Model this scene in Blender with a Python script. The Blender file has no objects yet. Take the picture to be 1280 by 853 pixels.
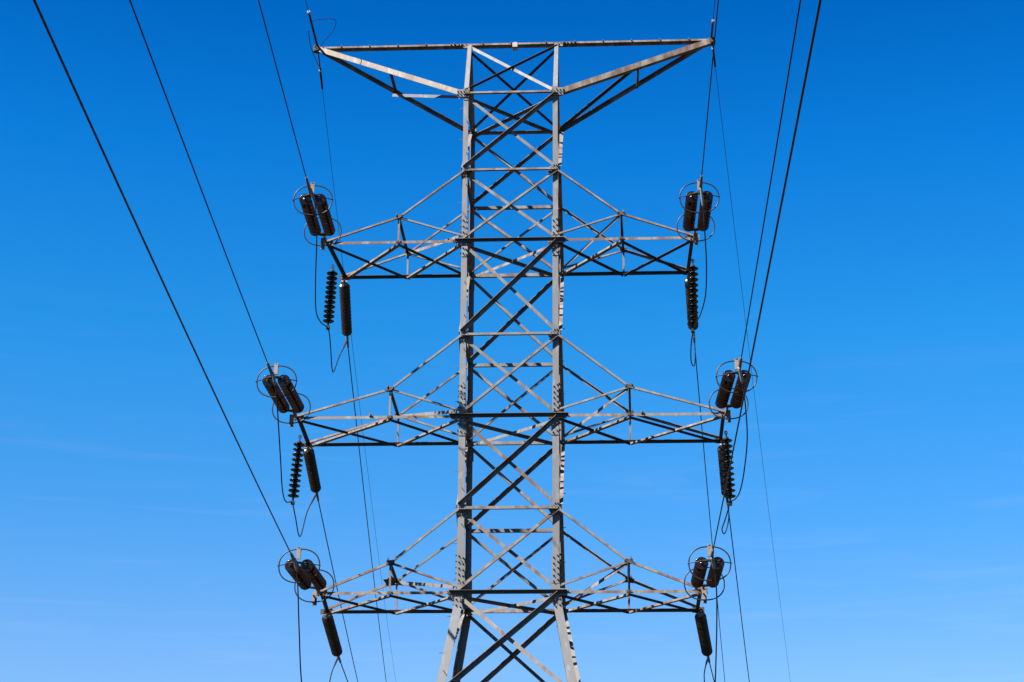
import bpy, bmesh, math, random
from mathutils import Vector, Matrix, Quaternion
random.seed(7)
V = Vector
scene = bpy.context.scene
C = scene.collection

# ---------------------------------------------------------------- camera
cam_data = bpy.data.cameras.new('camera')
cam = bpy.data.objects.new('camera', cam_data)
C.objects.link(cam)
R_, U_, F_ = V((0.99862929, 0.05214896, 0.00447430)), V((0.01260494, -0.32258349, 0.94645709)), V((-0.05080009, 0.94510338, 0.32279864))
m = Matrix.Identity(4)
for i in range(3):
    m[i][0], m[i][1], m[i][2] = R_[i], U_[i], -F_[i]
m[0][3], m[1][3], m[2][3] = 1.981, -36.814, 1.6
cam.matrix_world = m
cam_data.lens = 62.5267
cam_data.sensor_width = 36
cam_data.clip_start = 0.1
cam_data.clip_end = 6000
scene.camera = cam

# ---------------------------------------------------------------- world and sun
SUN_EL, SUN_AZ = math.radians(47), math.radians(50)      # azimuth: degrees to the left of the direction behind the camera
sun_dir = V((-math.sin(SUN_AZ) * math.cos(SUN_EL), -math.cos(SUN_AZ) * math.cos(SUN_EL), math.sin(SUN_EL)))
w = bpy.data.worlds.new('World')
scene.world = w
w.use_nodes = True
nt = w.node_tree
for n in list(nt.nodes):
    nt.nodes.remove(n)
def N(t, **k):
    n = nt.nodes.new(t)
    for a, b in k.items():
        setattr(n, a, b)
    return n
sky = N('ShaderNodeTexSky', sky_type='NISHITA', sun_disc=False)
sky.sun_elevation = SUN_EL
sky.sun_rotation = math.atan2(sun_dir.x, sun_dir.y)
sky.altitude = 100
sky.air_density = 1.0
sky.dust_density = 0.0
sky.ozone_density = 4.0
# deep polarised blue: the sky colour is filtered by the height above the horizon, the same all the way round
geo = N('ShaderNodeTexCoord')
sep = N('ShaderNodeSeparateXYZ')
nt.links.new(geo.outputs['Generated'], sep.inputs[0])
ramp = N('ShaderNodeValToRGB')
els = ramp.color_ramp.elements
stops = [(0.0, (.30, .40, .54)), (.145, (.325, .47, .635)), (.232, (.17, .49, .71)), (.326, (.065, .515, .78)), (.417, (.016, .44, .80)), (.486, (.002, .335, .70)), (1.0, (.0, .27, .58))]
els[0].position, els[0].color = stops[0][0], (*stops[0][1], 1)
els[1].position, els[1].color = stops[-1][0], (*stops[-1][1], 1)
for p_, c_ in stops[1:-1]:
    e_ = els.new(p_); e_.color = (*c_, 1)
ramp.color_ramp.interpolation = 'LINEAR'
nt.links.new(sep.outputs['Z'], ramp.inputs[0])
tint = N('ShaderNodeMix', data_type='RGBA', blend_type='MULTIPLY')
tint.inputs['Factor'].default_value = 1
nt.links.new(sky.outputs[0], tint.inputs['A'])
nt.links.new(ramp.outputs[0], tint.inputs['B'])
# a breath of high cirrus low in the sky
mp = N('ShaderNodeMapping'); mp.inputs['Scale'].default_value = (4.2, 4.2, 46); mp.inputs['Rotation'].default_value = (math.radians(6), math.radians(9), 0)
nt.links.new(geo.outputs['Generated'], mp.inputs[0])
cn = N('ShaderNodeTexNoise'); cn.inputs['Scale'].default_value = 1.7; cn.inputs['Detail'].default_value = 6; cn.inputs['Roughness'].default_value = .55; cn.inputs['Distortion'].default_value = .6
nt.links.new(mp.outputs[0], cn.inputs['Vector'])
cr = N('ShaderNodeMapRange'); cr.inputs['From Min'].default_value = .55; cr.inputs['From Max'].default_value = .85; cr.inputs['To Max'].default_value = .13
nt.links.new(cn.outputs['Fac'], cr.inputs['Value'])
lo = N('ShaderNodeMapRange'); lo.inputs['From Min'].default_value = .36; lo.inputs['From Max'].default_value = .1
nt.links.new(sep.outputs['Z'], lo.inputs['Value'])
mu = N('ShaderNodeMath', operation='MULTIPLY')
nt.links.new(cr.outputs[0], mu.inputs[0]); nt.links.new(lo.outputs[0], mu.inputs[1])
ci = N('ShaderNodeMix', data_type='RGBA')
ci.inputs['B'].default_value = (3.2, 3.6, 4.1, 1)
nt.links.new(mu.outputs[0], ci.inputs['Factor'])
nt.links.new(tint.outputs['Result'], ci.inputs['A'])
bg = N('ShaderNodeBackground')
bg.inputs['Strength'].default_value = 0.052
out = N('ShaderNodeOutputWorld')
nt.links.new(ci.outputs['Result'], bg.inputs[0])
nt.links.new(bg.outputs[0], out.inputs[0])
sl = bpy.data.lights.new('sun', 'SUN')
sl.energy = 5.0
sl.angle = math.radians(0.53)
sl.color = (1, 0.95, 0.88)
so = bpy.data.objects.new('sun', sl)
C.objects.link(so)
so.rotation_euler = sun_dir.to_track_quat('Z', 'Y').to_euler()
so.location = (-20, -20, 40)
scene.view_settings.view_transform = 'Standard'
scene.view_settings.look = 'None'
scene.view_settings.exposure = 2.27
scene.view_settings.gamma = 1
scene.view_settings.use_curve_mapping = False
scene.render.engine = 'CYCLES'
scene.render.resolution_x, scene.render.resolution_y = 1024, 682

# ---------------------------------------------------------------- materials
def mat(name, base, rust=(0.20, 0.085, 0.045), rust_amt=0.0, pale=None, pale_amt=0.0, rough=0.65, metal=0.0, scale=3.0, var=0.12, spec=0.2, bump=0.15):
    mt = bpy.data.materials.new(name)
    mt.use_nodes = True
    t = mt.node_tree
    b = t.nodes['Principled BSDF']
    b.inputs['Roughness'].default_value = rough
    b.inputs['Metallic'].default_value = metal
    b.inputs['Specular IOR Level'].default_value = spec
    L = t.links.new
    geo = t.nodes.new('ShaderNodeNewGeometry')
    oi = t.nodes.new('ShaderNodeObjectInfo')
    def noise(sc, det, off):
        mp = t.nodes.new('ShaderNodeMapping')
        mp.inputs['Location'].default_value = (off, off * .7, off * .3)
        mp.inputs['Scale'].default_value = (sc, sc, sc * .38)
        L(geo.outputs['Position'], mp.inputs[0])
        n = t.nodes.new('ShaderNodeTexNoise')
        n.inputs['Scale'].default_value = 1
        n.inputs['Detail'].default_value = det
        n.inputs['Roughness'].default_value = .65
        L(mp.outputs[0], n.inputs['Vector'])
        return n.outputs['Fac']
    def math_(op, a, b_=None, clamp=False):
        n = t.nodes.new('ShaderNodeMath'); n.operation = op; n.use_clamp = clamp
        for i, x in enumerate((a, b_)):
            if x is None: continue
            if isinstance(x, (int, float)): n.inputs[i].default_value = x
            else: L(x, n.inputs[i])
        return n.outputs[0]
    def mix(f, a, b_, mode='MIX'):
        n = t.nodes.new('ShaderNodeMix'); n.data_type = 'RGBA'; n.blend_type = mode
        for s, x in (('Factor', f), ('A', a), ('B', b_)):
            if isinstance(x, (int, float)): n.inputs[s].default_value = x
            elif isinstance(x, tuple): n.inputs[s].default_value = (*x, 1)
            else: L(x, n.inputs[s])
        return n.outputs['Result']
    big = noise(scale, 6, 3.1)
    fine = noise(scale * 9, 4, 11.7)
    v = math_('MULTIPLY', math_('SUBTRACT', big, 0.5), 2 * var * 2.2)
    v = math_('ADD', v, math_('MULTIPLY', math_('SUBTRACT', oi.outputs['Random'], 0.5), var * 2.6))
    v = math_('ADD', v, math_('MULTIPLY', math_('SUBTRACT', fine, 0.5), var * 1.6))
    v = math_('ADD', v, 1.0)
    comb = t.nodes.new('ShaderNodeCombineColor')
    for i in range(3): L(v, comb.inputs[i])
    col = mix(1.0, tuple(base), comb.outputs[0], 'MULTIPLY')
    if pale_amt > 0:
        pn = noise(scale * 2.3, 5, 23.0)
        pf = math_('MULTIPLY', math_('SUBTRACT', pn, 0.62 - pale_amt * .25), 7.0, True)
        col = mix(math_('MULTIPLY', pf, 0.75), col, tuple(pale))
    if rust_amt > 0:
        rn = noise(scale * 1.4, 7, 37.0)
        rv = math_('ADD', rn, math_('MULTIPLY', math_('SUBTRACT', oi.outputs['Random'], 0.5), 0.16))
        rf = math_('MULTIPLY', math_('SUBTRACT', rv, 0.72 - rust_amt * .35), 5.5, True)
        col = mix(math_('MULTIPLY', rf, 0.85), col, tuple(rust))
    L(col, b.inputs['Base Color'])
    if bump > 0:
        bp = t.nodes.new('ShaderNodeBump')
        bp.inputs['Strength'].default_value = bump
        bp.inputs['Distance'].default_value = 0.01
        L(fine, bp.inputs['Height'])
        L(bp.outputs[0], b.inputs['Normal'])
    return mt

M_LEG = mat('galvanised_leg_steel', (0.0915, 0.0925, 0.0955), rust_amt=0.2, rust=(0.0693, 0.0400, 0.0240), pale=(0.1385, 0.1359, 0.1332), pale_amt=0.3)
M_BRACE = mat('weathered_brace_steel', (0.100, 0.093, 0.088), rust_amt=0.72, rust=(0.058, 0.030, 0.021), pale=(0.155, 0.142, 0.128), pale_amt=0.35)
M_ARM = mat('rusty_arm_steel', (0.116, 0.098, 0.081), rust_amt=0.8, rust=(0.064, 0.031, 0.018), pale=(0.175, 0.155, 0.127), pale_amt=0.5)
M_DARK_SHADED = mat('dark_and_shaded_steel', (0.0320, 0.0293, 0.0266), rust_amt=0.4, rust=(0.0293, 0.0160, 0.0107))  # same steel with shade put into its colour; also the dark tip fittings
M_BOLT = mat('bolt_steel', (0.0480, 0.0453, 0.0426), rust_amt=0.4, bump=0)
M_FIT = mat('weathered_fitting_metal', (0.1172, 0.0959, 0.0826), rust_amt=0.6, rust=(0.0639, 0.0240, 0.0117), scale=6)
M_ALU = mat('aluminium_terminal', (0.1598, 0.1545, 0.1492), rust_amt=0.1, metal=0.2, rough=0.45)
M_RING = mat('corona_ring_metal', (0.0117, 0.0107, 0.0107), rough=0.4, bump=0)
M_DISC = mat('brown_glazed_porcelain', (0.0048, 0.0021, 0.0014), rough=0.2, spec=0.34, var=0.3, bump=0)
M_CAP = mat('insulator_cap_iron', (0.0107, 0.0075, 0.0064), rust_amt=0.5, rust=(0.0266, 0.0096, 0.0053), bump=0, rough=.75, spec=.2)
M_WIRE = mat('weathered_conductor', (0.0064, 0.0064, 0.0070), rough=0.55, spec=.2, bump=0, scale=.5)
M_BOX = mat('pale_box_paint', (0.2238, 0.2184, 0.1971), rust_amt=0.1, rough=0.5)
M_CONC = mat('footing_concrete', (0.1172, 0.1119, 0.1012), scale=2, rough=0.9)

# ---------------------------------------------------------------- helpers
WORLD = {}
def link(name, me, m, parent=None, loc=V((0, 0, 0)), quat=None, kind=None, label=None):
    """mesh vertices are relative to loc (world); loc becomes the local offset from the parent"""
    o = bpy.data.objects.new(name, me)
    C.objects.link(o)
    if m is not None and me is not None and not me.materials:
        me.materials.append(m)
    loc = V(loc)
    if parent is not None:
        o.parent = parent
        o.location = loc - WORLD[parent.name]
    else:
        o.location = loc
    if quat is not None:
        o.rotation_mode = 'QUATERNION'
        o.rotation_quaternion = quat
    WORLD[o.name] = loc
    if kind: o['kind'] = kind
    if label: o['label'] = label
    return o
def empty(name, loc, label, cat, group=None):
    o = link(name, None, None, None, loc)
    o['label'] = label; o['category'] = cat
    if group: o['group'] = group
    return o
def tagged(o, label, cat, group=None):
    o['label'] = label; o['category'] = cat
    if group: o['group'] = group
    return o
def mesh_from(name, verts, faces, smooth=False):
    me = bpy.data.meshes.new(name)
    me.from_pydata([tuple(v) for v in verts], [], faces)
    if smooth:
        me.polygons.foreach_set('use_smooth', [True] * len(me.polygons))
    me.update()
    return me
def prism(secs, closed_caps=True):
    """secs: list of rings of equal length -> verts, faces"""
    vs, fs = [], []
    n = len(secs[0])
    for s in secs: vs += list(s)
    for k in range(len(secs) - 1):
        a, b = k * n, (k + 1) * n
        for i in range(n):
            j = (i + 1) % n
            fs.append((a + i, a + j, b + j, b + i))
    if closed_caps:
        fs.append(tuple(reversed(range(n))))
        fs.append(tuple(range((len(secs) - 1) * n, len(secs) * n)))
    return vs, fs
class MB:
    def __init__(s): s.v = []; s.f = []
    def add(s, vf):
        o = len(s.v); s.v += [V(x) for x in vf[0]]; s.f += [tuple(i + o for i in f) for f in vf[1]]
        return s
    def build(s, name, m, parent=None, loc=None, smooth=False, **k):
        loc = V(loc) if loc is not None else sum(s.v, V((0, 0, 0))) / len(s.v)
        me = mesh_from(name, [x - loc for x in s.v], s.f, smooth)
        bm = bmesh.new(); bm.from_mesh(me); bmesh.ops.recalc_face_normals(bm, faces=bm.faces); bm.to_mesh(me); bm.free()
        return link(name, me, m, parent, loc, **k)
def box(c, sx, sy, sz, ax=None):
    c = V(c)
    X, Y, Z = ax if ax else (V((1, 0, 0)), V((0, 1, 0)), V((0, 0, 1)))
    ring = lambda z: [c + X * (a * sx / 2) + Y * (b * sy / 2) + Z * z for a, b in ((-1, -1), (1, -1), (1, 1), (-1, 1))]
    return prism([ring(-sz / 2), ring(sz / 2)])
def L_section(w, t, off, top, wf=None):
    """outline in (u, n): web along u, outstanding flange along n at the top or bottom edge"""
    wf = wf or w
    s = 1 if wf > 0 else -1
    h = w / 2
    if s > 0:
        pts = [(-h, off), (-h, off + t), (h - t, off + t), (h - t, off + wf), (h, off + wf), (h, off)]
    else:
        pts = [(-h, off + t), (-h, off), (h - t, off), (h - t, off + wf), (h, off + wf), (h, off + t)]
    if not top: pts = [(-u, n) for u, n in pts]
    return pts
def angle_vf(p0, p1, n, w, mode='top', t=0.009, off=0.0, flange=None):
    p0, p1, n = V(p0), V(p1), V(n)
    d = (p1 - p0).normalized()
    n = (n - d * n.dot(d)).normalized()
    u = d.cross(n)
    if abs(n.z) > .9:                      # horizontal web: 'top' means the edge nearer the front (-Y)
        if u.y > 0: u = -u
    elif u.z < -1e-4 or (abs(u.z) <= 1e-4 and u.x < 0): u = -u
    wf = (flange or w) if not mode.startswith('in') else -((flange or w) - t)
    sec = L_section(w, t, off, mode.endswith('top'), wf)
    return prism([[p + u * a + n * b for a, b in sec] for p in (p0, p1)])
def angle(name, p0, p1, n, w, mode='top', m=None, parent=None, off=0.0, t=0.009, label=None, flange=None):
    return MB().add(angle_vf(p0, p1, n, w, mode, t, off, flange)).build(name, m or M_BRACE, parent, label=label)
def frame_of(d):
    d = V(d).normalized()
    a = V((0, 0, 1)) if abs(d.z) < .9 else V((1, 0, 0))
    x = d.cross(a).normalized(); y = x.cross(d).normalized()
    return x, y, d
def tube_vf(pts, r, n=8):
    pts = [V(p) for p in pts]
    secs = []; x = None
    for i, p in enumerate(pts):
        d = (pts[min(i + 1, len(pts) - 1)] - pts[max(i - 1, 0)]).normalized()
        if x is None: x, y, _ = frame_of(d)
        else:
            x = (x - d * x.dot(d)).normalized()
        y = d.cross(x)
        rr = r[i] if isinstance(r, (list, tuple)) else r
        secs.append([p + x * (math.cos(a) * rr) + y * (math.sin(a) * rr) for a in [2 * math.pi * k / n for k in range(n)]])
    return prism(secs)
def torus_vf(c, X, Y, a, b, r, n=48, k=8, a0=0, a1=None):
    c = V(c); Z = X.cross(Y).normalized()
    vs, fs = [], []
    for i in range(n):
        t = 2 * math.pi * i / n
        # racetrack-like loop
        ct, st = math.cos(t), math.sin(t)
        e = 0.88
        px = a * math.copysign(abs(ct) ** e, ct); py = b * math.copysign(abs(st) ** e, st)
        p = c + X * px + Y * py
        o = (X * (ct / a) + Y * (st / b)).normalized()
        for j in range(k):
            q = 2 * math.pi * j / k
            vs.append(p + o * (math.cos(q) * r) + Z * (math.sin(q) * r))
    for i in range(n):
        for j in range(k):
            fs.append((i * k + j, ((i + 1) % n) * k + j, ((i + 1) % n) * k + (j + 1) % k, i * k + (j + 1) % k))
    return vs, fs
def lathe_vf(prof, n=20):
    vs, fs = [], []
    for r, z in prof:
        for i in range(n):
            a = 2 * math.pi * i / n
            vs.append(V((r * math.cos(a), r * math.sin(a), z)))
    for k in range(len(prof) - 1):
        for i in range(n):
            j = (i + 1) % n
            fs.append((k * n + i, k * n + j, (k + 1) * n + j, (k + 1) * n + i))
    fs.append(tuple(reversed(range(n)))); fs.append(tuple(range((len(prof) - 1) * n, len(prof) * n)))
    return vs, fs
def smooth_path(pts, sub=8):
    pts = [V(p) for p in pts]
    P = [pts[0] * 2 - pts[1]] + pts + [pts[-1] * 2 - pts[-2]]
    o = []
    for i in range(1, len(P) - 2):
        a, b, c, d = P[i - 1:i + 3]
        for k in range(sub):
            t = k / sub
            o.append(.5 * ((2 * b) + (c - a) * t + (2 * a - 5 * b + 4 * c - d) * t * t + (3 * b - a - 3 * c + d) * t ** 3))
    o.append(pts[-1])
    return o
def bolt_vf(p, n, r=0.019, h=0.026):
    x, y, d = frame_of(n)
    p = V(p)
    ring = lambda k, rr: [p + x * (math.cos(a) * rr) + y * (math.sin(a) * rr) + d * k for a in [math.pi / 3 * i for i in range(6)]]
    return prism([ring(0, r), ring(h * .6, r), ring(h * .6 + .001, r * .55), ring(h * 1.5, r * .55)])

# ---------------------------------------------------------------- ground
def ground_z(x, y):
    t = max(0.0, min(1.0, (y - 4) / 230.0))
    s = t * t * (3 - 2 * t)
    g = -0.12 * 230 * (0.35 * t + 0.65 * s)
    g += 0.25 * math.sin(x * .06 + 1) * math.sin(y * .05) * min(1, max(0, (math.hypot(x, y) - 12) / 30))
    return g
def axis_samples():
    a = [-3000, -1500, -800, -400, -250] + [i * 8 for i in range(-20, 21)] + [250, 400, 800, 1500, 3000]
    return sorted(set(a))
xs = axis_samples(); ys = sorted(set(axis_samples() + [170, 185, 200, 215, 235]))
gv = [V((x, y, ground_z(x, y))) for y in ys for x in xs]
gf = [(j * len(xs) + i, j * len(xs) + i + 1, (j + 1) * len(xs) + i + 1, (j + 1) * len(xs) + i) for j in range(len(ys) - 1) for i in range(len(xs) - 1)]
M_GROUND = mat('dry_dark_grass', (0.015, 0.016, 0.010), rust=(0.02, 0.017, 0.011), rust_amt=0.5, rough=0.95, scale=0.25, var=0.25, bump=0)
link('ground', mesh_from('ground', gv, gf, True), M_GROUND, kind='structure')

# ---------------------------------------------------------------- tower
H = 1.05
ZA, ZB, ZC, ZD, ZE, ZF, ZG = 19.677, 17.796, 16.121, 13.97, 12.156, 10.181, 8.426
ZR = 21.44
def half(z):
    return H if z >= ZG else H + (ZG - z) * 0.182
ZL = [ZA, ZB, ZC, ZD, ZE, ZF, ZG, 6.20, 3.55, 0.32]       # panel levels going down
tower = empty('transmission_tower', (0, 0, 0), 'tall grey lattice steel pylon with six tapering side arms and a wide top beam', 'pylon')
def corner(sx, sy, z, dx=0, dy=0):
    h = half(z)
    return V((sx * (h - dx), sy * (h - dy), z))
FN = V((0, -1, 0))

def leg(sx, sy):
    rings = []
    def sec(z, w, t, hy=None):
        h = half(z); hy = h if hy is None else hy
        X, Y = sx * h, sy * hy
        return [V((X, Y, z)), V((X - sx * w, Y, z)), V((X - sx * w, Y - sy * t, z)), V((X - sx * t, Y - sy * t, z)), V((X - sx * t, Y - sy * w, z)), V((X, Y - sy * w, z))]
    stations = [(0.15, .22), (ZG - .05, .17), (ZG - .0495, .156), (ZG + .7, .150), (ZG + .7005, .141), (ZE + .5, .137), (ZE + .5005, .129), (ZC + .35, .124), (ZC + .3505, .113), (ZA, .108)]
    for z, w_ in stations: rings.append(sec(z, w_, .016))
    rings.append(sec(ZR - .04, .09, .012, hy=0.1))
    o = MB().add(prism(rings)).build('leg', M_LEG, tower, loc=(sx * half(0), sy * half(0), 0))
    # splice plates and bolts on both outer faces
    bolts = MB()
    n1, n2 = V((0, sy, 0)), V((sx, 0, 0))
    for z0, hh in ((ZC + .12, .42), (ZE + .10, .62), (ZG + .18, .62), (ZA - .16, .3), (ZG - .34, .24), (ZE - .42, .3), (ZC - .36, .24)):
        wpl = .13 if z0 > ZE else .155
        hm = (half(z0) + half(z0 + hh)) / 2
        c = V((sx * (hm - wpl / 2 - .004), sy * (hm + .007), z0 + hh / 2))
        MB().add(box(c, wpl, .012, hh)).build('splice_plate', M_LEG, o)
        rows = max(2, int(hh / .11))
        for r_ in range(rows):
            for cc in (-1, 1):
                bp = c + V((sx * cc * wpl * .27, sy * .006, (r_ - (rows - 1) / 2) * hh / rows + cc * .018))
                bolts.add(bolt_vf(bp, n1))
        c2 = V((sx * (hm + .007), sy * (hm - wpl / 2 - .004), z0 + hh / 2))
        for r_ in range(rows):
            for cc in (-1, 1):
                bp = c2 + V((sx * .0, sy * cc * wpl * .27, (r_ - (rows - 1) / 2) * hh / rows + .05))
                bolts.add(bolt_vf(bp - n2 * .007, n2))
    for z in (ZB, ZD, ZF):
        for r_ in range(4):
            for cc in (-1, 1):
                bolts.add(bolt_vf(V((sx * (H - .06 + cc * .026), sy * H, z - .13 + r_ * .075)), n1))
    bolts.build('bolts', M_BOLT, o, kind='stuff')
    # step bolts up the outer edge of two opposite legs
    if sx * sy > 0:
        st = MB()
        z = 3.0; k = 0
        while z < ZA:
            h = half(z)
            d = V((sx, 0, 0)) if k % 2 else V((0, sy, 0))
            p = V((sx * h, sy * (h - .07), z)) if k % 2 else V((sx * (h - .09), sy * h, z))
            st.add(tube_vf([p, p + d * .09], .008, 5))
            z += .38; k += 1
        st.build('step_bolts', M_BOLT, o, kind='stuff')
    MB().add(lathe_vf([(.42, -.6), (.42, .1), (.38, .14)], 20)).v
    fb = MB().add(([v + V((sx * half(0), sy * half(0), 0)) for v in lathe_vf([(.42, -.6), (.42, .11), (.38, .15)], 20)[0]], lathe_vf([(.42, -.6), (.42, .11), (.38, .15)], 20)[1]))
    fb.build('footing', M_CONC, tower)
    return o
for sy in (-1, 1):
    for sx in (-1, 1): leg(sx, sy)

def P(sx, sy, z): return corner(sx, sy, z, .03, 0)
# per panel, front face: widths and modes of the '\' and '/' diagonals; modes: what edge the outstanding flange is on
# (name of mode, offset): 'top' outward flange shades its own web, 'bot' leaves it sunlit, 'intop' has its flange behind
front = {
    0: (('intop', -.030, .064), ('top', .006, .078)),   # A-B
    1: (('intop', -.030, .064), ('bot', .006, .066)),   # B-C
    2: (('intop', -.030, .068), ('top', .006, .088)),   # C-D
    3: (('intop', -.030, .066), ('bot', .006, .068)),   # D-E
    4: (('intop', -.030, .070), ('top', .006, .094)),   # E-F
    5: (('intop', -.030, .070), ('bot', .006, .072)),   # F-G
    6: (('intop', -.030, .078), ('top', .006, .104)),   # G-
    7: (('intop', -.030, .080), ('top', .006, .105)),
    8: (('intop', -.030, .080), ('top', .006, .105)),
}
rear = {
    0: (('inbot', -.012, .060), ('top', .020, .072)),
    1: (('inbot', -.012, .058), ('bot', .020, .056)),
    2: (('inbot', -.012, .062), ('top', .020, .080)),
    3: (('inbot', -.012, .062), ('bot', .020, .060)),
    4: (('inbot', -.012, .064), ('top', .020, .088)),
    5: (('inbot', -.012, .066), ('bot', .020, .064)),
    6: (('top', .045, .070), ('top', .020, .098)),
    7: (('inbot', -.012, .075), ('top', .020, .100)),
    8: (('inbot', -.012, .075), ('top', .020, .100)),
}
for k in range(9):
    zt, zb = ZL[k], ZL[k + 1]
    for sy, tab in ((-1, front), (1, rear)):
        (ma, oa, wa), (mb, ob, wb) = tab[k]
        a0, a1 = P(-1, sy, zt - .04), P(1, sy, zb + .06)
        b0, b1 = P(-1, sy, zb + .06), P(1, sy, zt - .04)
        if k == 1: ra = M_BRACE
        angle('brace', a0, a1, FN, wa, ma, M_BRACE, tower, off=oa)
        angle('brace', b0, b1, FN, wb, mb, M_BRACE, tower, off=ob)
        # crossing bolt
    # side faces: one diagonal per panel, zigzag
    for sx in (-1, 1):
        if k % 2 == 0: q0, q1 = corner(sx, 1, zt - .05, 0, .05), corner(sx, -1, zb + .05, 0, .03)
        else: q0, q1 = corner(sx, -1, zt - .05, 0, .03), corner(sx, 1, zb + .05, 0, .05)
        d = (q1 - q0).normalized()
        MB().add(angle_vf(q0, q1, V((1, 0, 0)), .075, 'top' if k % 2 == 0 else 'bot', .009, .004 if sx > 0 else -.03)).build('side_brace', M_BRACE, tower)
    zc_ = ZL[k]
    for sx in (-1, 1):
        angle('side_strut', corner(sx, -1, zc_, 0, .02), corner(sx, 1, zc_, 0, .02), V((sx, 0, 0)), .07, 'intop', M_BRACE, tower, off=-.03)
# horizontals on front and rear faces
def hor(sy, z, w_, mode, off, ext=0.0, m_=M_BRACE, dz=0.0, name='horizontal_strut'):
    h = half(z)
    return angle(name, V((-h - ext + (0 if ext else .03), sy * h, z + dz)), V((h + ext - (0 if ext else .03), sy * h, z + dz)), FN, w_, mode, m_, tower, off=off)
hor(-1, ZA, .072, 'bot', .016)
hor(1, ZA, .066, 'top', .014)
for z, w_ in ((ZB, .07), (ZD, .07), (ZF, .075)):
    hor(-1, z, w_, 'bot', .016)
    hor(1, z, w_, 'inbot', .0)
for z, e in ((ZC, .14), (ZE, .2), (ZG, .15)):
    hor(-1, z, .066 if z == ZC else .076, 'top', .030, ext=e, m_=M_DARK_SHADED, name='main_strut')  # shade under the flange is also put into the strut colour
    hor(1, z, .075, 'inbot', .0)
for z in (6.20, 3.55):
    hor(-1, z, .09, 'bot', .016); hor(1, z, .09, 'inbot', .0)
# joint plates where the diagonals meet the legs
for z in (ZB, ZD, ZF, ZC, ZE, ZG):
    for sx in (-1, 1):
        h = half(z)
        c = V((sx * (h - .145), -h + .002, z - .02))
        pts = [(.08, -.13), (.08, .13), (-.03, .10), (-.085, .0), (-.03, -.10)]
        gpl = MB().add(prism([[c + V((sx * a, y_, b)) for a, b in pts] for y_ in (.018, .026)])).build('gusset_plate', M_BRACE, tower)
        nbm = MB()
        for a, b in ((.03, -.07), (-.01, -.045), (.03, .07), (-.01, .045), (.04, 0), (-.04, 0)):
            nbm.add(bolt_vf(c + V((sx * a, -.012, b)), FN, .015, .02))
        nbm.build('bolts', M_BOLT, gpl, kind='stuff')
# plan bracing
for z in (ZA, ZC, ZE, ZG, 6.2):
    h = half(z) - .07
    angle('plan_brace', V((-h, -h, z - .05)), V((h, h, z - .05)), V((0, 0, -1)), .065, 'bot', M_BRACE, tower)
    angle('plan_brace', V((-h, h, z - .065)), V((h, -h, z - .065)), V((0, 0, -1)), .065, 'bot' if z == ZA else 'top', M_BRACE, tower)

# tent-shaped top panel, ridge beam and peak arms
xl, xr = -H + .02, H - .02
ry = -.06
angle('brace', V((xl, -.10, ZR - .06)), V((H - .05, -H, ZA + .04)), FN, .072, 'intop', M_BRACE, tower, off=-.03)
angle('brace', V((xl, -H, ZA + .06)), V((xr, -.10, ZR - .10)), FN, .046, 'top', M_DARK_SHADED, tower, off=.006)  # this and the two rear diagonals get their shade from the colour too
angle('brace', V((xl, .10, ZR - .10)), V((xr, H - .02, ZA + .05)), FN, .05, 'top', M_DARK_SHADED, tower, off=.0)
angle('brace', V((xl, H - .02, ZA + .05)), V((xr, .10, ZR - .10)), FN, .05, 'top', M_DARK_SHADED, tower, off=.03)
for sx in (-1, 1):
    angle('side_brace', V((sx * (H - .02), -.6, (ZA + ZR) / 2 - .1)), V((sx * (H - .02), .6, (ZA + ZR) / 2 - .1)), V((sx, 0, 0)), .05, 'intop', M_BRACE, tower)
LP = 4.56
def xbeam_z(x): return ZR
tb = MB().add(angle_vf(V((-LP - .02, -.05, ZR)), V((LP + .02, -.05, ZR)), FN, .042, 'inbot', .008, 0)).add(angle_vf(V((-LP - .02, .03, ZR - .048)), V((LP + .02, .03, ZR - .048)), FN, .05, 'top', .010, 0, )).build('top_beam', M_ARM, tower)
bs = MB()
for i in range(-6, 7):
    x = i * .66 + (.1 if i > 0 else -.05)
    bs.add(bolt_vf(V((x, -.06, ZR + .015)), FN, .018, .03)); bs.add(tube_vf([V((x, -.02, ZR + .03)), V((x, -.02, ZR + .075))], .012, 6))
for sx in (-1, 1):
    for i in range(4):
        bs.add(bolt_vf(V((sx * (H + .12 + i * .09), -.06, ZR)), FN, .02, .03))
        bs.add(bolt_vf(V((sx * (H + .0 + i * .05), -.06, ZR - .03 + .03 * (i % 2))), FN, .02, .03))
bs.build('bolts', M_BOLT, tb, kind='stuff')
for sx in (-1, 1):
    MB().add(box(V((sx * (H + .03), -.075, ZR - .05)), .14, .012, .10)).build('gusset_plate', M_ARM, tb)
bx = MB().add(box(V((.05, -.16, ZR - .13)), .115, .2, .11)).add(box(V((.05, -.075, ZR - .03)), .05, .03, .11))
bx.build('marker_box', M_BOX, tower, label='small pale box bolted under the middle of the top beam')

def node_bolts(mb, p, n, s=.05, k=2, tang=V((1, 0, 0)), up=V((0, 0, 1))):
    for a in range(k):
        for b in range(2):
            mb.add(bolt_vf(V(p) + tang * ((a - (k - 1) / 2) * s) + up * ((b - .5) * s), n, .018, .026))

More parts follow.
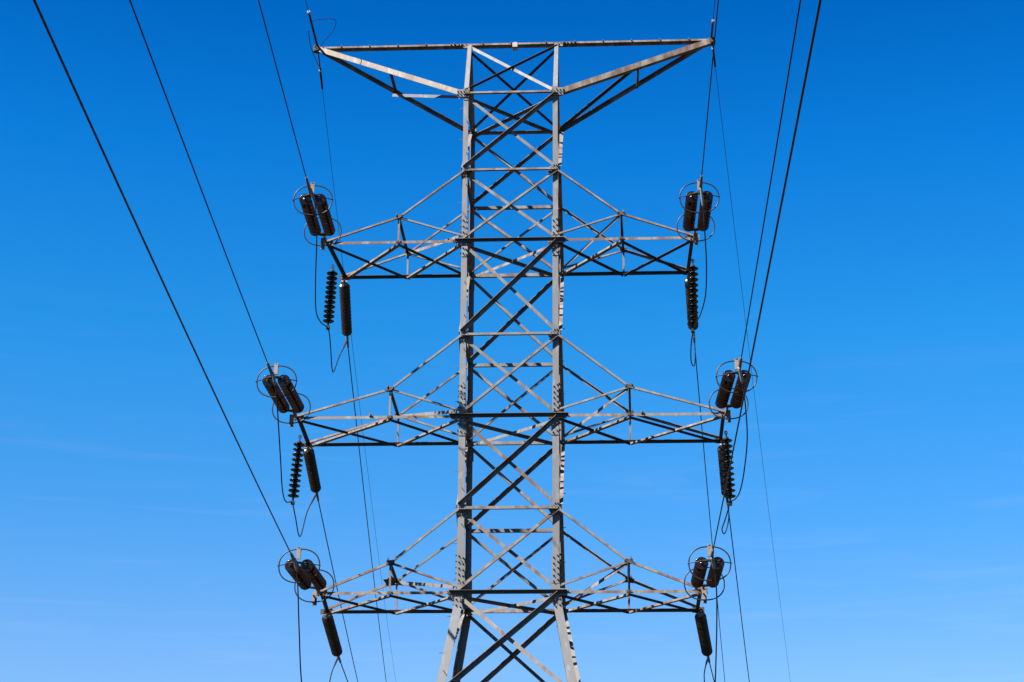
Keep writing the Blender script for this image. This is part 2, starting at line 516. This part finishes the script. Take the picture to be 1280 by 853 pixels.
for sx in (-1, 1):
    tip = V((sx * LP, 0, ZR - .03))
    An = V((sx * (H - .02), -H, ZA)); Ar = V((sx * (H - .02), H, ZA + .0))
    arm = angle('peak_arm', tip + V((0, -.05, 0)), An + V((sx * .06, -.02, .0)), FN, .128, 'intop' if sx < 0 else 'inbot', M_ARM, tower, off=0, t=.012,
                label='%s side arm under the top beam, its front chord streaked with rust' % ('left' if sx < 0 else 'right'))
    angle('chord', tip + V((-sx * .1, .07, -.03)), Ar, FN, .088, 'top', M_BRACE, arm)
    nm = tip.lerp(An, .5) + V((0, -.02, 0)); rm = tip.lerp(Ar, .5)
    if sx < 0:
        angle('strut', nm + V((0, 0, -.04)), rm, V((sx, 0, 0)), .06, 'intop', M_DARK_SHADED, arm)
        MB().add(angle_vf(rm + V((-.02, -.04, -.07)), An + V((-.03, 0, -.06)), V((0, 0, -1)), .07, 'top', .009, 0)).build('strut', M_LEG, arm)
    else:
        angle('strut', nm + V((.04, 0, -.04)), rm + V((.04, 0, 0)), V((sx, 0, 0)), .055, 'bot', M_BRACE, arm)
        angle('strut', nm + V((-.02, .02, -.07)), Ar + V((0, -.04, .03)), FN, .062, 'top', M_DARK_SHADED, arm)
    g = MB().add(box(An + V((sx * .02, -.03, 0)), .26, .012, .18)).build('gusset_plate', M_BRACE, arm)
    nb = MB(); node_bolts(nb, An + V((sx * .08, -.036, 0)), FN, .07, 3); node_bolts(nb, An + V((-sx * .08, -.036, -.02)), FN, .06, 2)
    nb.build('bolts', M_BOLT, arm, kind='stuff')
    tp = MB().add(box(tip + V((sx * .03, 0, .02)), .16, .13, .13)).add(tube_vf([tip + V((sx * .02, -.1, 0)), tip + V((sx * .02, .1, 0))], .05, 10)).add(bolt_vf(tip + V((sx * .06, -.07, .05)), FN, .025, .05))
    tp.build('end_fitting', M_DARK_SHADED, arm)

# ---------------------------------------------------------------- crossarms
TIP = {('C', -1): (V((-4.007, -H, ZC)), V((-3.917, H, ZC))), ('C', 1): (V((3.989, -H, ZC)), V((3.974, H, ZC))),
       ('E', -1): (V((-4.481, -H, ZE)), V((-4.601, H, ZE))), ('E', 1): (V((4.525, -H, ZE)), V((4.583, H, ZE))),
       ('G', -1): (V((-3.841, -H, ZG)), V((-4.045, H, ZG))), ('G', 1): (V((3.931, -H, ZG)), V((3.966, H, ZG)))}
LEVEL = {'C': (ZC, ZB, 'upper'), 'E': (ZE, ZD, 'middle'), 'G': (ZG, ZF, 'lower')}
def crossarm(key, sx):
    z, zt, word = LEVEL[key]
    tn, tr = TIP[(key, sx)]
    side = 'left' if sx < 0 else 'right'
    bn, br = V((sx * H, -H, z)), V((sx * H, H, z))
    un, ur = V((sx * (H - .02), -H, zt - .02)), V((sx * (H - .02), H, zt - .02))
    # the arm itself: the two bottom chords and the end member
    mb = MB()
    mb.add(angle_vf(bn + V((sx * .02, 0, 0)), tn, FN, .058, 'intop', .010, -.01))
    arm = mb.build('crossarm', M_ARM, tower, loc=bn, label='%s %s crossarm, pale front chord with rust' % (word, side))
    angle('chord', br + V((-sx * .03, 0, -.01)), tr + V((sx * .05, 0, -.01)), FN, .068, 'top', M_DARK_SHADED, arm, off=.0)  # rear chord: its shaded look is partly painted by the darker steel
    angle('end_strut', tn + V((0, .0, -.02)), tr + V((0, 0, -.02)), V((sx, 0, 0)), .07, 'intop', M_DARK_SHADED, arm, off=-.02)
    kfn, kfr, rise, rise_r = {'C': (.535, .51, .58, .56), 'E': (.574, .57, .61, .65), 'G': (.512, .51, .62, .66)}[key]
    kn = tn.lerp(bn, kfn); kr = tr.lerp(br, kfr)
    zk = z + rise
    kn2, kr2 = V((kn.x, -H, zk)), V((kr.x, H, z + rise_r))
    for (T, K2, U, sg) in ((tn, kn2, un, -1), (tr, kr2, ur, 1)):
        o1 = 0 if sg < 0 else .01
        top1 = angle('top_chord', T + V((0, 0, .04)), K2, FN, .055, 'bot' if sg < 0 else ('bot' if sx < 0 else 'top'), M_ARM, arm, off=o1)
        top2 = angle('top_chord', K2, U, FN, .055, 'bot' if sg < 0 else ('bot' if sx < 0 else 'top'), M_BRACE, arm, off=o1)
    # posts at the knee and the tie between the two knees
    angle('post', V((kn.x - sx * .0, -H + .01, z + .02)), V((kn.x, -H + .01, zk)), FN, .045, 'top' if sx < 0 else 'bot', M_BRACE if sx < 0 else M_DARK_SHADED, arm)  # right front post is the shaded one, painted darker
    angle('post', V((kr.x, H - .01, z)), V((kr.x, H - .01, kr2.z)), FN, .045, 'top', M_BRACE, arm)
    angle('knee_tie', kn2, kr2, V((0, 0, -1)), .055, 'top', M_DARK_SHADED, arm)
    # inner struts from the knees back to the legs
    angle('strut', kn2, V((sx * (H + .0), -H, z + .14)), FN, .05, 'bot', M_BRACE, arm, off=-.015)
    angle('strut', kr2, V((sx * (H + .0), H, z + .14)), FN, .05, 'bot', M_BRACE, arm, off=-.015)
    if sx < 0:
        angle('strut', kr2 + V((-.03, -.03, 0)), V((-H - .02, -H + .05, z + .16)), V((0, 0, -1)), .07, 'top', M_BRACE, arm)
    else:
        angle('strut', kn2 + V((0, .03, 0)), V((H + .02, H - .05, z + .1)), V((0, 0, -1)), .07, 'top', M_BRACE, arm)
    # bottom plane: an X in the outer bay and an X in the inner bay
    kn0, kr0 = V((kn.x, -H + .02, z - .03)), V((kr.x, H - .02, z - .03))
    off = V((0, 0, -.03))
    dn = V((0, 0, -1))
    uz = V((0, 0, 1))
    if sx < 0:
        angle('plan_brace', tn + off + V((-sx * .05, 0, 0)), kr0, dn, .044, 'bot', M_DARK_SHADED, arm)  # braces seen from their shaded underside are coloured darker than the sunlit ones
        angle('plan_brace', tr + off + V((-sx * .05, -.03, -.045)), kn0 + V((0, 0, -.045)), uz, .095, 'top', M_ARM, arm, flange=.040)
        angle('plan_brace', kn0, br + off + V((0, -.05, 0)), dn, .044, 'bot', M_DARK_SHADED, arm)
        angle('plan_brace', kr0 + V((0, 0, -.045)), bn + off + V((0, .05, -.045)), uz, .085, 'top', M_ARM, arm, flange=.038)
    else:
        if key == 'C': angle('plan_brace', tn + off + V((-sx * .05, 0, -.012)), kr0 + V((0, 0, -.012)), dn, .046, 'bot', M_DARK_SHADED, arm)
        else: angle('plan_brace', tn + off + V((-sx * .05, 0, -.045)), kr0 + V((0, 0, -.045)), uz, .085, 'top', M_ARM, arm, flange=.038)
        angle('plan_brace', tr + off + V((-sx * .05, -.03, 0)), kn0, dn, .044, 'bot', M_DARK_SHADED, arm)
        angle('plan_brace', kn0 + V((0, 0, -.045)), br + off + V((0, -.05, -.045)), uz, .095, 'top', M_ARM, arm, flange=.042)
        angle('plan_brace', kr0, bn + off + V((0, .05, 0)), dn, .05, 'bot', M_DARK_SHADED, arm)
    # gussets and bolts
    nb = MB()
    for p, n_ in ((kn2, FN), (kr2, FN)):
        MB().add(box(p + V((0, -.014, -.0)), .17, .010, .11)).build('gusset_plate', M_ARM if n_ is None else M_DARK_SHADED, arm)
        for a in (-.06, 0, .06): nb.add(bolt_vf(p + V((a, -.02, .02 + (.02 if a else -.05))), FN, .018, .035))
        nb.add(bolt_vf(p + V((sx * .05, -.02, .06)), V((0, 0, 1)), .016, .03))
    if key == 'G':
        gp = kr2 + V((-.08 if sx < 0 else 0, -.10, -.03))
        w_ = 1.0 if sx < 0 else .62
        pts = [(-.24, -.10), (-.06, .03), (.03, .15), (.12, .06), (.21, .05), (.15, -.05), (.17, -.12), (-.10, -.08)]
        ay, az = V((0, -.6, .8)), V((0, -.8, -.6))  # plate faces down; its unlit underside is also painted dark
        MB().add(prism([[gp + V((-sx * -1 * a * w_, 0, 0)) + ay * (b * w_) + az * k_ for a, b in pts] for k_ in (-.006, .006)])).build('gusset_plate', M_DARK_SHADED, arm, label='large dark gusset plate at the rear knee')
    for p in (tn, tr):
        MB().add(box(p + V((-sx * .02, -.012, .0)), .26, .014, .12)).build('gusset_plate', M_DARK_SHADED if p is tr else M_ARM, arm)
        node_bolts(nb, p + V((-sx * .02, -.02, 0)), FN, .06, 3)
    node_bolts(nb, bn + V((sx * .14, -.02, 0)), FN, .04, 3)
    for p in (kn, kr):
        node_bolts(nb, V((p.x, p.y - .02, z)), FN, .035, 3)
    if key == 'E':
        lx = -2.92 if sx < 0 else 2.79
        MB().add(box(V((lx, -H - .01, z + .045)), .07, .03, .035)).add(bolt_vf(V((lx, -H - .02, z + .06)), FN, .018, .03)).build('lug', M_ARM, arm)
    nb.build('bolts', M_BOLT, arm, kind='stuff')
    MB().add(box(bn + V((sx * .06, -.018, -.0)), .2, .012, .14)).build('gusset_plate', M_LEG, arm)
    return arm
for key in 'CEG':
    for sx in (-1, 1): crossarm(key, sx)

# ---------------------------------------------------------------- insulators
disc_prof = [(.022, .062), (.045, .060), (.050, .030), (.060, .014), (.095, .002), (.122, -.008), (.128, -.014), (.120, -.020), (.100, -.012), (.085, -.024), (.070, -.010), (.055, -.022), (.030, -.014), (.012, -.05)]
_vf = lathe_vf(disc_prof, 22)
DISC = mesh_from('insulator_disc', _vf[0], _vf[1], True)
DISC.materials.append(M_DISC)
_vf = lathe_vf([(.022, .066), (.052, .062), (.058, .028), (.052, .024)], 14)
def string_of_discs(parent, a, b, n, name='insulator_string'):
    """a: upper (tower) end, b: lower (line) end; discs open toward the line"""
    a, b = V(a), V(b)
    ax = (a - b).normalized()
    core = MB().add(tube_vf([a + ax * .05, b - ax * .05], .018, 8))
    L_ = (b - a).length
    for i in range(n):
        c = a.lerp(b, (i + .5) / n)
        core.add(tube_vf([c + ax * .075, c + ax * .065, c + ax * .03], [.03, .048, .054], 10))
    s = core.build(name, M_CAP, parent)
    q = V((0, 0, 1)).rotation_difference(ax)
    for i in range(n):
        c = a.lerp(b, (i + .5) / n)
        qq = Quaternion((random.uniform(-1, 1), random.uniform(-1, 1), 0), random.uniform(0, .035)) @ q
        link('disc', DISC, None, s, c, quat=qq)
    return s

WIRE = [  # name, dead-end point, side, heading, slope, curvature
    ('n1L', (-3.918, -4.000, 16.157), -1, 0.0446, 0.0201, 0.000500), ('n2L', (-4.512, -4.000, 12.267), -1, 0.0518, 0.0231, 0.000498),
    ('n3L', (-3.905, -4.000, 8.549), -1, 0.0744, -0.0146, 0.000514), ('n1R', (3.984, -4.000, 16.046), -1, -0.0071, 0.0201, 0.000500),
    ('n2R', (4.625, -4.000, 12.252), -1, -0.0121, 0.0223, 0.000499), ('n3R', (3.969, -4.000, 8.543), -1, -0.0135, -0.0116, 0.000511),
    ('r1L', (-4.265, 4.150, 15.697), 1, -0.0901, -0.1093, 0.000498), ('r2L', (-4.860, 4.150, 11.818), 1, -0.0797, -0.1036, 0.000499),
    ('r3L', (-4.202, 4.150, 7.943), 1, -0.0457, -0.1000, 0.000500), ('r1R', (4.192, 4.150, 15.748), 1, 0.0778, -0.1025, 0.000499),
    ('r2R', (4.861, 4.150, 11.600), 1, 0.0979, -0.1017, 0.000500), ('r3R', (4.298, 4.150, 7.912), 1, 0.1115, -0.1000, 0.000500),
    ('enL', (-4.578, 0.000, 21.491), -1, 0.0251, 0.0300, 0.000500), ('enR', (4.577, 0.000, 21.483), -1, -0.0033, 0.0300, 0.000500),
    ('erL', (-4.578, 0.000, 21.491), 1, -0.0852, -0.1092, 0.000493), ('erR', (4.595, 0.000, 21.482), 1, 0.1191, -0.1260, 0.000485)]
def wire_pt(wr, s):
    _, S, sg, th, mm, c = wr
    return V(S) + V((math.sin(th), sg * math.cos(th), 0)) * s + V((0, 0, mm * s + c * s * s))
WD = {x[0]: x for x in WIRE}
LV = {'1': ('C', 'upper'), '2': ('E', 'middle'), '3': ('G', 'lower')}
for wr in WIRE:
    nm = wr[0]
    side = 'left' if nm[2] == 'L' else 'right'
    near = wr[2] < 0
    end = 130 if near else 235
    ss = [0, .3, .8, 1.5] + [2.5 + i * 1.5 for i in range(20)]
    while ss[-1] < end: ss.append(ss[-1] + 5)
    pts = [wire_pt(wr, s) for s in ss]
    if nm[0] == 'e':
        o = MB().add(tube_vf(pts, .0065 if not near else .008, 6)).build('earth_wire', M_WIRE, None, loc=pts[0], smooth=True)
        tagged(o, 'thin earth wire %s from the %s end of the top beam' % ('up out of the picture' if near else 'down and away', side), 'wire', 'thin earth wires on the top beam')
    else:
        word = LV[nm[1]][1]
        o = MB().add(tube_vf(pts, .0115 if near else .0135, 8)).build('power_line', M_WIRE, None, loc=pts[0], smooth=True)
        tagged(o, 'dark power line running %s from the %s %s crossarm' % ('up out of the picture top' if near else 'down and away', word, side), 'power line', 'power lines' )

for wr in WIRE:
    nm = wr[0]
    if nm[0] == 'e': continue
    key, word = LV[nm[1]]
    sx = -1 if nm[2] == 'L' else 1
    side = 'left' if sx < 0 else 'right'
    near = wr[2] < 0
    T = TIP[(key, sx)][0 if near else 1]
    E_ = V(wr[1])
    ax = (E_ - T).normalized()
    lat = ax.cross(V((0, 0, 1))).normalized()
    up = lat.cross(ax).normalized()
    if near:
        root = empty('tension_insulator', T, 'twin brown disc strings ringed by two hoops on the near %s %s crossarm tip' % (word, side), 'insulator', 'ringed double insulators on the near side')
        D = (E_ - T).length
        at = lambda s, l=0, u=0: T + ax * s + lat * l + up * u
        MB().add(tube_vf([at(-.05), at(.2), at(.5)], .028, 8)).add(box(at(.22), .05, .2, .09, (lat, ax, up))).build('link', M_FIT, root)
        for sgn in (-1, 1):
            string_of_discs(root, at(.60 if key != 'G' else .74, sgn * .152), at(2.42 if key != 'G' else 2.38, sgn * .152), 10)
        for s0, nm2 in ((.53, 1), (2.50, 1)):
            pl = [(-.22, 0), (-.18, .05), (.18, .05), (.22, 0), (.05, -.1 if s0 < 1 else .1), (-.05, -.1 if s0 < 1 else .1)]
            MB().add(prism([[at(s0 + b * (1 if s0 < 1 else 1), a, h_) for a, b in pl] for h_ in (-.012, .012)])).build('yoke_plate', M_CAP, root)
        # hoops and the flat brackets that carry them
        MB().add(torus_vf(at(2.30), lat, up, .395, .33, .0135)).build('corona_ring', M_RING, root, smooth=True)
        MB().add(torus_vf(at(.66), lat, up, .395, .33, .0135)).build('corona_ring', M_RING, root, smooth=True)
        MB().add(box(at(2.42, .0, .22), .078, .04, .23, (lat, ax, up))).add(box(at(2.36, 0, .315), .05, .16, .03, (lat, ax, up))).build('ring_bracket', M_FIT, root)
        MB().add(box(at(.55, .0, -.24), .085, .04, .26, (lat, ax, up))).add(box(at(.6, 0, -.335), .05, .14, .03, (lat, ax, up))).build('ring_bracket', M_FIT, root)
        MB().add(tube_vf([at(2.32, -.42), at(2.45, -.2), at(2.5, 0), at(2.45, .2), at(2.32, .42)], .010, 6)).build('ring_bracket', M_RING, root)
        MB().add(tube_vf([at(2.5), at(2.7)], .03, 8)).add(tube_vf([wire_pt(wr, -.35), wire_pt(wr, 0), wire_pt(wr, .45)], [.034, .034, .024], 8)).build('dead_end_clamp', M_FIT, root)
    else:
        root = empty('tension_insulator', T, 'single string of brown discs slanting down behind the %s %s crossarm tip' % (word, side), 'insulator', 'single insulators slanting away behind the tower')
        D = (E_ - T).length
        at = lambda s, l=0, u=0: T + ax * s + lat * l + up * u
        MB().add(tube_vf([at(-.03), at(.2), at(.42)], .026, 8)).add(tube_vf([at(.22, -.07), at(.22, .07)], .035, 10)).build('link', M_ALU, root)
        string_of_discs(root, at(.36), at(2.82), 14)
        MB().add(tube_vf([at(2.8), at(D)], .03, 8)).add(tube_vf([wire_pt(wr, -.1), wire_pt(wr, .5)], [.036, .026], 8)).build('dead_end_clamp', M_FIT, root)

HANG = {'1L': ((-4.03, .10, 16.02), (-4.070, 0, 14.573)), '2L': ((-4.60, .10, 12.06), (-4.677, 0, 10.611)),
        '1R': ((4.00, .10, 16.02), (3.953, 0, 14.389)), '2R': ((4.60, .10, 12.06), (4.634, 0, 10.517))}
for k, (a, b) in HANG.items():
    a, b = V(a), V(b)
    word = LV[k[0]][1]; side = 'left' if k[1] == 'L' else 'right'
    root = empty('suspension_insulator', a, 'upright string of spaced brown discs hanging beneath the %s %s crossarm tip' % (word, side), 'insulator', 'hanging insulators under the crossarm tips')
    d = (b - a).normalized()
    MB().add(tube_vf([a - d * .05, a + d * .05, a + d * .14], .012, 6)).add(torus_vf(a - d * .01, V((1, 0, 0)), V((0, 0, 1)), .03, .04, .009, 14, 6)).build('shackle', M_CAP, root)
    string_of_discs(root, a + d * .10, b - d * .08, 11)
    MB().add(tube_vf([b - d * .1, b + d * .02], .022, 8)).add(box(b + d * .03, .07, .12, .07)).build('jumper_clamp', M_CAP, root)

J = {
 '1L': [(-3.893,-3.950,16.144),(-3.835,-3.750,15.947),(-3.806,-3.600,15.657),(-3.830,-3.300,15.288),(-3.975,-2.400,14.757),(-4.128,-1.300,14.482),(-4.133,-0.600,14.456),(-4.068,0.000,14.517),(-4.050,0.300,14.264),(-4.116,1.200,13.902),(-4.172,2.400,14.662),(-4.256,4.100,15.658)],
 '2L': [(-4.472,-3.950,12.233),(-4.451,-3.750,12.033),(-4.435,-3.600,11.783),(-4.456,-3.200,11.408),(-4.559,-2.200,10.856),(-4.689,-1.200,10.575),(-4.721,-0.600,10.466),(-4.692,0.000,10.576),(-4.665,0.300,10.367),(-4.699,1.200,10.112),(-4.770,2.400,10.954),(-4.865,4.100,11.786)],
 '3L': [(-3.883,-3.950,8.544),(-3.861,-3.750,8.324),(-3.848,-3.600,7.971),(-3.861,-3.200,7.278),(-3.877,-2.600,6.410),(-3.904,-1.400,5.764),(-3.996,0.400,5.812),(-4.127,2.400,7.024),(-4.191,3.200,7.455),(-4.202,4.150,7.943)],
 '1R': [(3.986,-3.950,16.033),(4.033,-3.750,15.666),(4.065,-3.500,15.248),(4.120,-2.800,14.830),(4.145,-1.800,14.538),(4.079,-1.000,14.400),(4.017,-0.500,14.396),(3.970,0.000,14.370),(3.925,0.300,14.159),(3.960,1.200,14.047),(4.056,1.700,14.115),(4.132,2.600,14.739),(4.189,4.100,15.710)],
 '2R': [(4.612,-3.950,12.235),(4.678,-3.750,11.957),(4.742,-3.500,11.546),(4.806,-2.800,11.097),(4.800,-1.800,10.708),(4.767,-1.000,10.510),(4.700,-0.500,10.464),(4.635,0.000,10.522),(4.589,0.300,10.382),(4.539,0.800,10.254),(4.512,1.100,10.183),(4.568,1.350,10.141),(4.657,1.700,10.335),(4.774,2.600,10.815),(4.866,4.100,11.550)],
 '3R': [(3.971,-3.950,8.508),(4.021,-3.750,8.322),(4.056,-3.600,8.003),(4.066,-3.200,7.395),(4.037,-2.600,6.387),(4.037,-1.400,5.751),(4.038,0.400,5.800),(4.104,2.400,7.088),(4.164,3.200,7.465),(4.297,4.150,7.894)]}
for k, pts in J.items():
    word = LV[k[0]][1]; side = 'left' if k[1] == 'L' else 'right'
    pp = smooth_path(pts, 8)
    root = empty('jumper_cable', pts[0], 'dark slack cable looping down beneath the %s %s crossarm tip' % (word, side), 'cable', 'slack jumper cables under the crossarm tips')
    MB().add(tube_vf(pp, .0135, 8)).build('cable', M_WIRE, root, smooth=True)
    MB().add(tube_vf(pp[:9], [.03] * 7 + [.024, .018], 8)).build('terminal', M_ALU, root, smooth=True)
    MB().add(tube_vf(pp[-6:], [.016, .020, .024, .024, .024, .024], 8)).build('terminal', M_CAP, root, smooth=True)

# earth wire hardware
for nm, side in (('L', 'left'), ('R', 'right')):
    for pre in ('en', 'er'):
        wr = WD[pre + nm]
        near = pre == 'en'
        root = empty('earth_wire_clamp', wire_pt(wr, 0), 'dark rod clamp holding the earth wire on the %s side of the %s peak tip' % ('near' if near else 'far', side), 'clamp', 'earth wire clamps at the peak tips')
        a, b = ((.05, 1.55) if near else (.95, 1.75)) if nm == 'L' else ((.1, .8) if near else (.35, 1.1))
        MB().add(tube_vf([wire_pt(wr, a), wire_pt(wr, b)], .028 if nm == 'L' else .026, 8)).build('grip', M_WIRE, root)
        MB().add(tube_vf([wire_pt(wr, b - (.06 if near else 0) if near else a), wire_pt(wr, (b + .03) if near else a + .06)], .036, 8)).build('collar', M_ALU, root)
        MB().add(tube_vf([wire_pt(wr, -.02), wire_pt(wr, a + .05)], .018, 6)).build('link', M_BOLT, root)
lw = smooth_path([(-4.56, -1.1, 21.56), (-4.35, -1.0, 21.66), (-4.05, -.85, 21.72), (-4.12, -.6, 21.6), (-4.38, -.25, 21.52), (-4.5, -.05, 21.5)], 6)
tagged(MB().add(tube_vf(lw, .008, 6)).build('bonding_wire', M_WIRE, None, smooth=True), 'thin bent bonding wire sticking out above the left peak tip', 'wire')
lw = smooth_path([(-4.66, -.8, 21.5), (-4.70, -.3, 21.4), (-4.66, .4, 21.33), (-4.62, .95, 21.38)], 6)
tagged(MB().add(tube_vf(lw, .009, 6)).build('bonding_wire', M_WIRE, None, smooth=True), 'short drooping bonding wire bypassing the left peak tip', 'wire')
